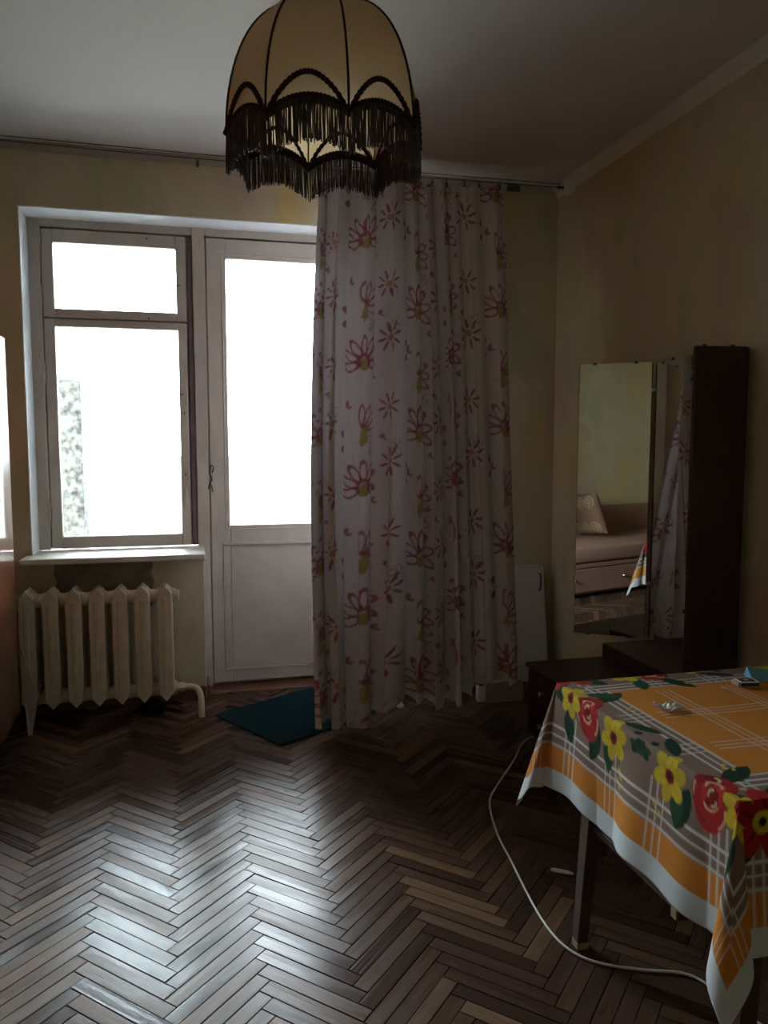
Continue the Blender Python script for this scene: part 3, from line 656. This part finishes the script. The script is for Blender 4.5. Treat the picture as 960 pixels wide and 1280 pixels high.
for sx, x in ((-1, TX0 + .06), (1, TX1 - .07)):
    for sy, y in ((-1, TY0 + .075), (1, TY1 - .075)):
        bm = bmesh.new(); n = 4
        fy = y + sy * .028
        rings = []
        for (cx, cy, z, r) in ((x - sx * .035, y, TZ - .03, .026), (x, fy, .03, .016), (x, fy, .001, .016)):
            rings.append([bm.verts.new((cx - ox + r * dx, cy - oy + r * dy, z)) for dx, dy in ((-1, -1), (1, -1), (1, 1), (-1, 1))])
        for i in range(2):
            for k in range(4): bm.faces.new((rings[i][k], rings[i][(k + 1) % 4], rings[i + 1][(k + 1) % 4], rings[i + 1][k]))
        bm.faces.new(rings[0]); bm.faces.new(rings[2][::-1]); bmesh.ops.bevel(bm, geom=bm.edges[:], offset=.002, segments=1, affect='EDGES')
        lg = obj('leg', bm, 'table_wood', tb)
        boxo('foot_cap', (x - .017 - ox, x + .017 - ox, fy - .017 - oy, fy + .017 - oy, .0005, .022), 'pale_wood', lg, bev=.002)
for x in (TX0 + .085, TX1 - .095): boxo('stretcher', (x - .011 - ox, x + .011 - ox, 1.40 - oy, TY1 - .072 - oy, .335, .357), 'table_wood', tb, bev=.003)
boxo('cross_stretcher', (TX0 + .060 - ox, TX1 - .07 - ox, 1.376 - oy, 1.40 - oy, .333, .359), 'table_wood', tb, bev=.003)
boxo('stretcher_end', (TX0 + .056 - ox, TX0 + .060 - ox, 1.378 - oy, 1.398 - oy, .335, .357), 'pale_wood', tb, bev=.001)

def table_print(s, t, wx, wy):
    """s, t: metres in from the cloth's left and near edges; wx, wy = cloth size"""
    C = np.empty(s.shape + (3,))
    white, brown, orange, line = (.62, .66, .68), (.235, .155, .115), (.60, .225, .035), (.66, .62, .58)
    e = np.minimum(np.minimum(s, wx - s), np.minimum(t, wy - t))
    along = np.where(np.minimum(s, wx - s) < np.minimum(t, wy - t), t, s)
    C[:] = white
    def band(a, b, col): paint(C, np.clip((e - a) / .002 + .5, 0, 1) * np.clip((b - e) / .002 + .5, 0, 1), col)
    band(.052, .116, orange); band(.116, .372, brown); band(.372, 9, orange)
    for c in (.120, .144, .168, .328, .348, .368): band(c - .0026, c + .0026, line)
    # triples running across the border
    for c0 in np.arange(.13, 2.2, .19):
        for k in (-.022, 0, .022):
            d = np.abs(along - c0 - k) - .0022
            paint(C, .9 * cover(d, .002) * ((e > .053) & (e < .215)), line)
            paint(C, .75 * cover(d, .002) * (e > .30) * (e < .372), line)
    # centre plaid
    cen = e > .40
    for c0 in np.arange(.51, 2.0, .19):
        for k in (-.017, 0, .017):
            for ax in (s, t): paint(C, .62 * cover(np.abs(ax - c0 - k) - .0021, .002) * cen, line)
    # garlands
    G1, G2, Yl, Yd, R1, R2, Cr = (.012, .040, .022), (.020, .070, .030), (.62, .45, .025), (.45, .28, .02), (.40, .018, .018), (.24, .008, .012), (.70, .55, .30)
    blk = (.012, .010, .010)
    def leaf(x, y, cx, cy, ln, wd, an, col=G1):
        d = lens(x, y, cx, cy, ln, wd, R(an)); paint(C, cover(d), col)
        c, s_ = math.cos(R(an)), math.sin(R(an)); X = (x - cx) * c + (y - cy) * s_; Yq = -(x - cx) * s_ + (y - cy) * c
        paint(C, .7 * cover(np.abs(Yq) - .0008) * ((X > .1 * ln) & (X < .8 * ln)), G2)
    def daisy(x, y, cx, cy, r, rot, col=Yl, heart=R2, n=6):
        for k in range(n):
            an = R(rot + 360 / n * k); d = sdf_ell(x, y, cx + math.cos(an) * r * .6, cy + math.sin(an) * r * .6, r * .46, r * .33, an)
            paint(C, cover(d), col if k % 2 else tuple(np.array(col) * .86))
            paint(C, .8 * cover(sdf_ell(x, y, cx + math.cos(an) * r * .45, cy + math.sin(an) * r * .45, r * .25, r * .035, an)), Yd if col is Yl else blk)
        paint(C, cover(sdf_ell(x, y, cx, cy, r * .29, r * .29, 0)), heart); paint(C, cover(sdf_ell(x, y, cx, cy, r * .12, r * .12, 0)), blk)
    def rose(x, y, cx, cy, r, rot):
        for k, (dx, dy, a, b, an, col) in enumerate(((0, 0, 1.0, .74, 0, R1), (-.35, .30, .62, .42, 30, R1), (.40, .25, .62, .45, -20, R1), (.15, -.35, .7, .42, 10, R2), (-.30, -.25, .55, .38, -35, R1), (.1, .05, .55, .42, 20, (.52, .03, .03)), (.05, .1, .32, .26, 0, R2))):
            c, s_ = math.cos(R(rot)), math.sin(R(rot)); px = cx + r * (dx * c - dy * s_); py = cy + r * (dx * s_ + dy * c)
            d = sdf_ell(x, y, px, py, a * r, b * r, R(rot + an)); paint(C, cover(d), col)
            if k in (1, 3, 5, 6): paint(C, .9 * cover(np.abs(d + .005) - .0020) * (np.sin(np.arctan2(y - py, x - px) * 2 + k) > -.2), Cr)
            if k in (0, 5): paint(C, .8 * cover(np.abs(d + .011) - .0016) * (np.sin(np.arctan2(y - py, x - px) * 3 + k) > .1), blk)
            if k in (2, 4): paint(C, .8 * cover(np.abs(d + .003) - .0012) * (np.sin(np.arctan2(y - py, x - px) * 2 + k) > .2), blk)
    def cluster(x, y, flip=1):
        """garland piece, x along the edge, y inward; centred at 0,0"""
        f = flip
        for (cx, cy, ln, wd, an, col) in ((-.02 * f, .03, .10, .020, 200 if f > 0 else -20, G1), (.06 * f, -.01, .10, .024, -70, G1), (.10 * f, -.01, .09, .022, -95, G2), (.0, .05, .11, .022, 60, G1), (-.10 * f, -.02, .09, .024, -110, G1), (.13 * f, .04, .10, .016, 25 if f > 0 else 155, G1), (-.06 * f, .05, .09, .02, 110, G2), (.19 * f, .01, .07, .013, -10 if f > 0 else 190, G2)):
            leaf(x, y, cx, cy, ln, wd, an, col)
        for (cx, cy) in ((.20, .035), (.225, .015), (.21, -.005)): paint(C, cover(sdf_ell(x, y, cx * f, cy, .011, .009, .4)), G1)
        rose(x, y, 0, 0, .066, 75 + 20 * f); daisy(x, y, -.085 * f, .012, .050, 15); daisy(x, y, .125 * f, -.012, .052, 40)
        # yellow sprigs
        for (cx, cy) in ((.155, -.075), (.165, -.09), (.148, -.10), (.16, -.112), (.06, .095), (.072, .105), (.05, .11)):
            paint(C, cover(sdf_ell(x, y, cx * f, cy, .0075, .0035, R(35))), Yl)
    yc = .250
    corners = ((.320, .238), (wx - .320, .238), (.320, wy - .238), (wx - .320, wy - .238))
    for cx, cy in corners:
        for an in (20, 110, 200, 290): leaf(s, t, cx, cy, .115, .026, an + 25)
    # left edge: two garlands facing each other; the same on the other edges
    for al, de, lng in ((t, s, wy), (s, t, wx), (t, wx - s, wy), (s, wy - t, wx)):
        pos = [(.35, 1), (lng - .445, -1)] if lng < 1.4 else [(.56, 1), (lng * .62, 1), (lng - .40, -1)]
        for c, f in pos: cluster(al - c, de - yc, f)
    for cx, cy in corners: daisy(s, t, cx, cy, .074, 10, R1, Yl, 5)
    return C
def make_cloth():
    OH = .275; ohr = .04
    wx = (TX1 - TX0) + OH + ohr; wy = (TY1 - TY0) + 2 * OH
    ns, nt_ = int(wx / .0036), int(wy / .0036)
    s = np.linspace(0, wx, ns)[:, None] + np.zeros((1, nt_)); t = np.linspace(0, wy, nt_)[None, :] + np.zeros((ns, 1))
    C = table_print(s, t, wx + .3, wy)
    x = TX0 - OH + s; y = TY0 - OH + t
    a = np.maximum(TX0 - x, 0); r_ = np.maximum(x - TX1, 0); b0 = np.maximum(TY0 - y, 0); b1 = np.maximum(y - TY1, 0)
    bx = np.clip(x, TX0, TX1); by = np.clip(y, TY0, TY1)
    b = b0 + b1; sgn = np.where(b1 > 0, 1.0, -1.0)
    r = np.sqrt(a * a + b * b + 1e-12); phi = np.arctan2(b, a)          # 0 = hangs from the left edge, 90 = from near/far edge
    fade = np.clip(r / OH, 0, 1.5)
    wav = .014 * np.sin(14 * y + 1.0) + .008 * np.sin(31 * y + .4)
    wav2 = .014 * np.sin(13 * x + .5) + .008 * np.sin(29 * x)
    side = np.cos(phi) ** 2; fl = .018 + (wav * side + wav2 * (1 - side))
    small = np.clip(r / .012, 0, 1)
    ex, ey = -np.cos(phi) * np.maximum(fade * fl, .004) * small, np.sin(phi) * np.maximum(fade * fl, .004) * small
    # a hanging corner: the cloth wraps round a tapering roll that points out along the diagonal
    psi = (phi / (PI / 2) - .5) * 2 * R(165)
    cc, rd = .155 * r, .125 * r
    dg = cc + rd * np.cos(psi); pp = rd * np.sin(psi)
    qx = -q * dg + q * pp; qy = q * dg + q * pp
    wgt = np.clip(phi / R(16), 0, 1) * np.clip((R(90) - phi) / R(16), 0, 1); wgt = wgt * wgt * (3 - 2 * wgt)
    hx = ex * (1 - wgt) + qx * wgt; hy = ey * (1 - wgt) + qy * wgt
    X = bx + hx; Y = by + sgn * hy
    Z = TZ + .0015 - np.sqrt(np.maximum(r * r - np.minimum(hx * hx + hy * hy, r * r), 0))
    # right end tucked flat down beside the wall
    right = r_ > 0
    Xr = TX1 + np.minimum(r_, .012); X = np.where(right, Xr, X); Z = np.where(right & (r_ > .012), Z - (r_ - .012), Z)
    # soft wrinkles on the flat top
    top = (r < 1e-5) & ~right
    Z = Z + np.where(top, .0007 * np.sin(23 * x + 9 * y) * np.sin(17 * y), 0)
    Z += np.where(fade > .05, .006 * np.sin(19 * y * side + 17 * x * (1 - side)) * fade, 0)
    P = np.stack([X, Y, Z], -1)
    o = finish('tablecloth', grid_mesh('tablecloth', P, C), 'table_cloth', None, True)
    md = o.modifiers.new('thick', 'SOLIDIFY'); md.thickness = .0012; md.offset = 1
    tag(o, 'brown and orange plaid tablecloth with red roses and yellow flowers', 'tablecloth')
make_cloth()
ZT = TZ + .0035
# matchbox, folded blue paper, crumpled film, crumb
mb = empty('matchbox', (1.41, 1.70, ZT), R(-8)); tag(mb, 'small matchbox with dark printed picture lying on the tablecloth', 'matchbox')
bm = bmesh.new(); box(bm, -.026, .026, -.0185, .0185, 0, .0135, bev=.0006); obj('sleeve', bm, 'matchbox_white', mb)
boxo('picture', (-.020, .020, -.013, .013, .0136, .0139), 'matchbox_print', mb, bev=0)
bm = bmesh.new(); bmesh.ops.create_circle(bm, cap_ends=True, segments=16, radius=.006); obj('picture_spot', bm, 'matchbox_white', mb, loc=(0, .002, .0142))
boxo('tray', (-.0315, -.0262, -.0172, .0172, .0012, .0122), 'pale_wood', mb, bev=.0003)
boxo('striker', (-.025, .025, -.0189, -.0186, .002, .0115), 'matchbox_print', mb, bev=0)
bm = bmesh.new()
P_ = [(-.055, -.02, 0), (.05, -.035, 0), (.06, .03, 0), (-.045, .03, .004), (-.052, .012, .034), (.02, -.004, .022)]
v = [bm.verts.new(p) for p in P_]; [bm.faces.new([v[i] for i in f]) for f in ((0, 1, 2), (0, 2, 3), (4, 0, 5), (5, 0, 1), (4, 3, 0))]
o = obj('folded_paper', bm, 'blue_paper', None, loc=(1.50, 1.735, ZT + .001)); md = o.modifiers.new('t', 'SOLIDIFY'); md.thickness = .0008
tag(o, 'folded light blue sheet standing half open behind the matchbox', 'paper')
bm = bmesh.new(); bmesh.ops.create_grid(bm, x_segments=9, y_segments=7, size=.5)
for vv in bm.verts:
    x_, y_ = vv.co.x, vv.co.y; vv.co = (x_ * .070 + rng.normal(0, .001), y_ * .055 * (1 - .5 * abs(x_)) + rng.normal(0, .001), .008 + .007 * math.sin(9 * x_ + 4 * y_) * math.cos(5 * y_) + rng.uniform(-.002, .002))
    if abs(x_) > .4 and abs(y_) > .4: vv.co *= .85
zmin = min(vv.co.z for vv in bm.verts)
for vv in bm.verts: vv.co.z -= zmin
o = obj('plastic_wrapper', bm, 'clear_film', None, loc=(1.10, 1.585, ZT)); md = o.modifiers.new('t', 'SOLIDIFY'); md.thickness = .0004
tag(o, 'crumpled clear plastic wrapper lying on the tablecloth', 'wrapper')
bm = bmesh.new(); bmesh.ops.create_icosphere(bm, subdivisions=1, radius=.006)
for vv in bm.verts: vv.co = Vector((vv.co.x * 1.3, vv.co.y, vv.co.z * .45)) * rng.uniform(.8, 1.2)
tag(obj('crumb', bm, 'matchbox_white', None, loc=(1.33, 1.685, ZT + .0028)), 'tiny white scrap beside the matchbox', 'scrap')

# ------------------------------------------------------------------ cable and litter on the floor
cab_pts = [(1.70, 3.22), (1.55, 3.21), (1.446, 3.159), (1.297, 2.95), (1.143, 2.752), (1.068, 2.631), (1.011, 2.427), (.982, 2.221), (.952, 2.004), (.944, 1.869), (.958, 1.782), (1.000, 1.722), (1.098, 1.667), (1.191, 1.631), (1.228, 1.585), (1.245, 1.50), (1.30, 1.35), (1.42, 1.25)]
bm = bmesh.new(); tube(bm, catmull([(x, y, .0042) for x, y in cab_pts], 10), .0036, 8)
tag(obj('power_cord', bm, 'white_plastic', None, smooth=True), 'white power cord snaking over the parquet to the table leg', 'cord')
bm = bmesh.new()
tube(bm, [(-.034, 0, .006), (-.028, 0, .006), (-.022, 0, .006), (.022, 0, .006), (.028, 0, .006), (.036, 0, .006)], [.004, .0055, .0065, .006, .0045, .0035], 8)
for vv in bm.verts: vv.co.y *= 1.35; vv.co.z += rng.uniform(-.0004, .0004)
o = obj('candy_wrapper', bm, 'caramel_wrap', None, smooth='auto', loc=(1.112, 2.131, .0008), rot=(0, 0, R(-35)))
tag(o, 'small pale crumpled candy wrapper on the parquet near the table leg', 'wrapper')

# paper sheet leaning beside the radiator, dark bundle below it
bm = bmesh.new(); P_ = [(-.008, -.03, .445), (.066, -.06, .205), (.022, .0, .0), (.004, .0, .0), (-.004, -.01, .2)]
v = [bm.verts.new(p) for p in P_]; bm.faces.new((v[0], v[1], v[4])); bm.faces.new((v[4], v[1], v[2], v[3]))
o = obj('cardboard_sheet', bm, 'paper', None, loc=(-.768, 3.79, .002)); md = o.modifiers.new('t', 'SOLIDIFY'); md.thickness = .002
tag(o, 'folded whitish card sheet leaning in the gap beside the radiator', 'card sheet')
bm = bmesh.new(); bmesh.ops.create_icosphere(bm, subdivisions=3, radius=1)
for vv in bm.verts:
    c = vv.co; n_ = 1 + .16 * math.sin(5 * c.x + 3 * c.y) + .10 * math.sin(9 * c.y + 7 * c.z)
    vv.co = (c.x * .075 * n_, c.y * .06 * n_, max(c.z, -.55) * .032 * n_)
zmin = min(vv.co.z for vv in bm.verts)
for vv in bm.verts: vv.co.z -= zmin
tag(obj('cloth_bundle', bm, 'black_cloth', None, smooth=True, loc=(-.215, 3.98, .001)), 'crumpled black rag on the floor under the radiator', 'rag')

# ------------------------------------------------------------------ wall unit on the left wall
WU0, WU1, WX = 1.52, 3.84, -.803
wu = empty('wardrobe', (-1.08, 2.52, 0)); tag(wu, 'tall polished red-brown wardrobe with top cupboards along the left wall', 'wardrobe')
def U(x0, x1, y0, y1, z0, z1): return (x0 + 1.08, x1 + 1.08, y0 - 2.52, y1 - 2.52, z0, z1)
BK = XL + .03
boxo('carcass', U(BK, WX - .020, WU0, WU1, .09, 1.835), 'red_wood', wu, bev=.002)
boxo('plinth', U(BK + .02, WX - .05, WU0 + .02, WU1 - .02, .001, .09), 'dark_wood', wu, bev=.002)
nd = 5; dw = (WU1 - WU0) / nd; dw2 = (WU1 - .03 - WU0) / nd
for i in range(nd):
    d = boxo('door', U(WX - .019, WX, WU0 + i * dw + .002, WU0 + (i + 1) * dw - .002, .095, 1.832), 'red_wood', wu, bev=.002)
    y = WU0 + (i + (.08 if i % 2 == 0 else .92)) * dw
    for z in (.93, 1.06):
        bm = bmesh.new(); lathe(bm, [(.006, 0), (.006, .012), (.013, .018), (.009, .026)], 12); obj('knob', bm, 'chrome', d, smooth='auto', loc=(WX + 1.08, y - 2.52, z), rot=(0, R(90), 0))
boxo('top_carcass', U(BK, WX - .032, WU0, WU1 - .03, 1.837, 2.36), 'red_wood', wu, bev=.002)
for i in range(nd):
    d = boxo('top_door', U(WX - .031, WX - .012, WU0 + i * dw2 + .002, WU0 + (i + 1) * dw2 - .002, 1.842, 2.357), 'red_wood', wu, bev=.002)
    y = WU0 + (i + (.08 if i % 2 == 0 else .92)) * dw2
    bm = bmesh.new(); lathe(bm, [(.006, 0), (.006, .012), (.013, .018), (.009, .026)], 12); obj('knob', bm, 'chrome', d, smooth='auto', loc=(WX - .012 + 1.08, y - 2.52, 1.93), rot=(0, R(90), 0))

# ------------------------------------------------------------------ sofa bed and cushion (seen in the wing mirror)
sb = empty('sofa_bed', (-.93, -.20, 0)); tag(sb, 'beige fabric sofa bed with a drawer along the left wall', 'sofa bed')
BY0, BY1, BX = -1.15, 1.46, -.50
def S(x0, x1, y0, y1, z0, z1): return (x0 + .93, x1 + .93, y0 + .20, y1 + .20, z0, z1)
boxo('base', S(XL + .08, BX - .02, BY0, BY1, .03, .30), 'sofa_fabric', sb, bev=.006)
for i in range(2):
    y0 = BY0 + .01 + i * 1.30
    d = boxo('drawer', S(BX - .019, BX, y0, y0 + 1.29, .05, .255), 'sofa_fabric', sb, bev=.004)
    for yy in (.28, .88):
        bm = bmesh.new(); lathe(bm, [(.006, 0), (.007, .010), (.016, .018), (.012, .028)], 14); obj('knob', bm, 'chrome', d, smooth='auto', loc=(BX + .93, y0 + yy + .20, .165), rot=(0, R(90), 0))
boxo('mattress', S(XL + .08, BX + .005, BY0, BY1, .305, .455), 'sofa_fabric', sb, bev=.035, seg=3, smooth='auto')
boxo('rail', S(XL + .08, BX - .005, BY0, BY1, .262, .300), 'sofa_fabric', sb, bev=.006)
boxo('backboard', S(XL + .025, XL + .078, BY0, BY1, .03, .72), 'sofa_fabric', sb, bev=.012, seg=2)
def make_pillow():
    n = 60; a = np.linspace(-1, 1, n); u, v = np.meshgrid(a, a, indexing='ij')
    puff = .07 * np.clip((1 - u ** 4) * (1 - v ** 4), 0, 1) ** .55; pin = 1 - .07 * (1 - (np.abs(u) ** 2 + np.abs(v) ** 2) / 2)
    def pat(u, v):
        C = np.empty(u.shape + (3,)); C[:] = (.19, .105, .065)
        for cx in (-.6, 0, .6):
            for cy in (-.62, .62):
                r = np.hypot(u - cx, v - cy); th = np.arctan2(v - cy, u - cx)
                paint(C, cover(np.abs(np.mod(r * 9 + th / (2 * PI), 1) - .5) - .14, .1) * (r < .30), (.42, .32, .18))
        return C
    f = grid_mesh('p', np.stack([u * .21 * pin, -puff, v * .21 * pin], -1), pat(u, v)); b = grid_mesh('p', np.stack([u * .21 * pin, puff, v * .21 * pin], -1)[::-1], pat(u, v)[::-1] * .8)
    bm = bmesh.new(); bm.from_mesh(f); bm.from_mesh(b); bmesh.ops.remove_doubles(bm, verts=bm.verts, dist=.0006); me = bpy.data.meshes.new('cushion'); bmesh.ops.recalc_face_normals(bm, faces=bm.faces); bm.to_mesh(me); bm.free()
    return me
cu = finish('cushion', make_pillow(), 'pillow_cloth', None, True, loc=(-1.02, .36, .678), rot=(R(-16), R(-8), R(8)))
tag(cu, 'brown scroll-patterned square cushion propped on the sofa bed', 'cushion')
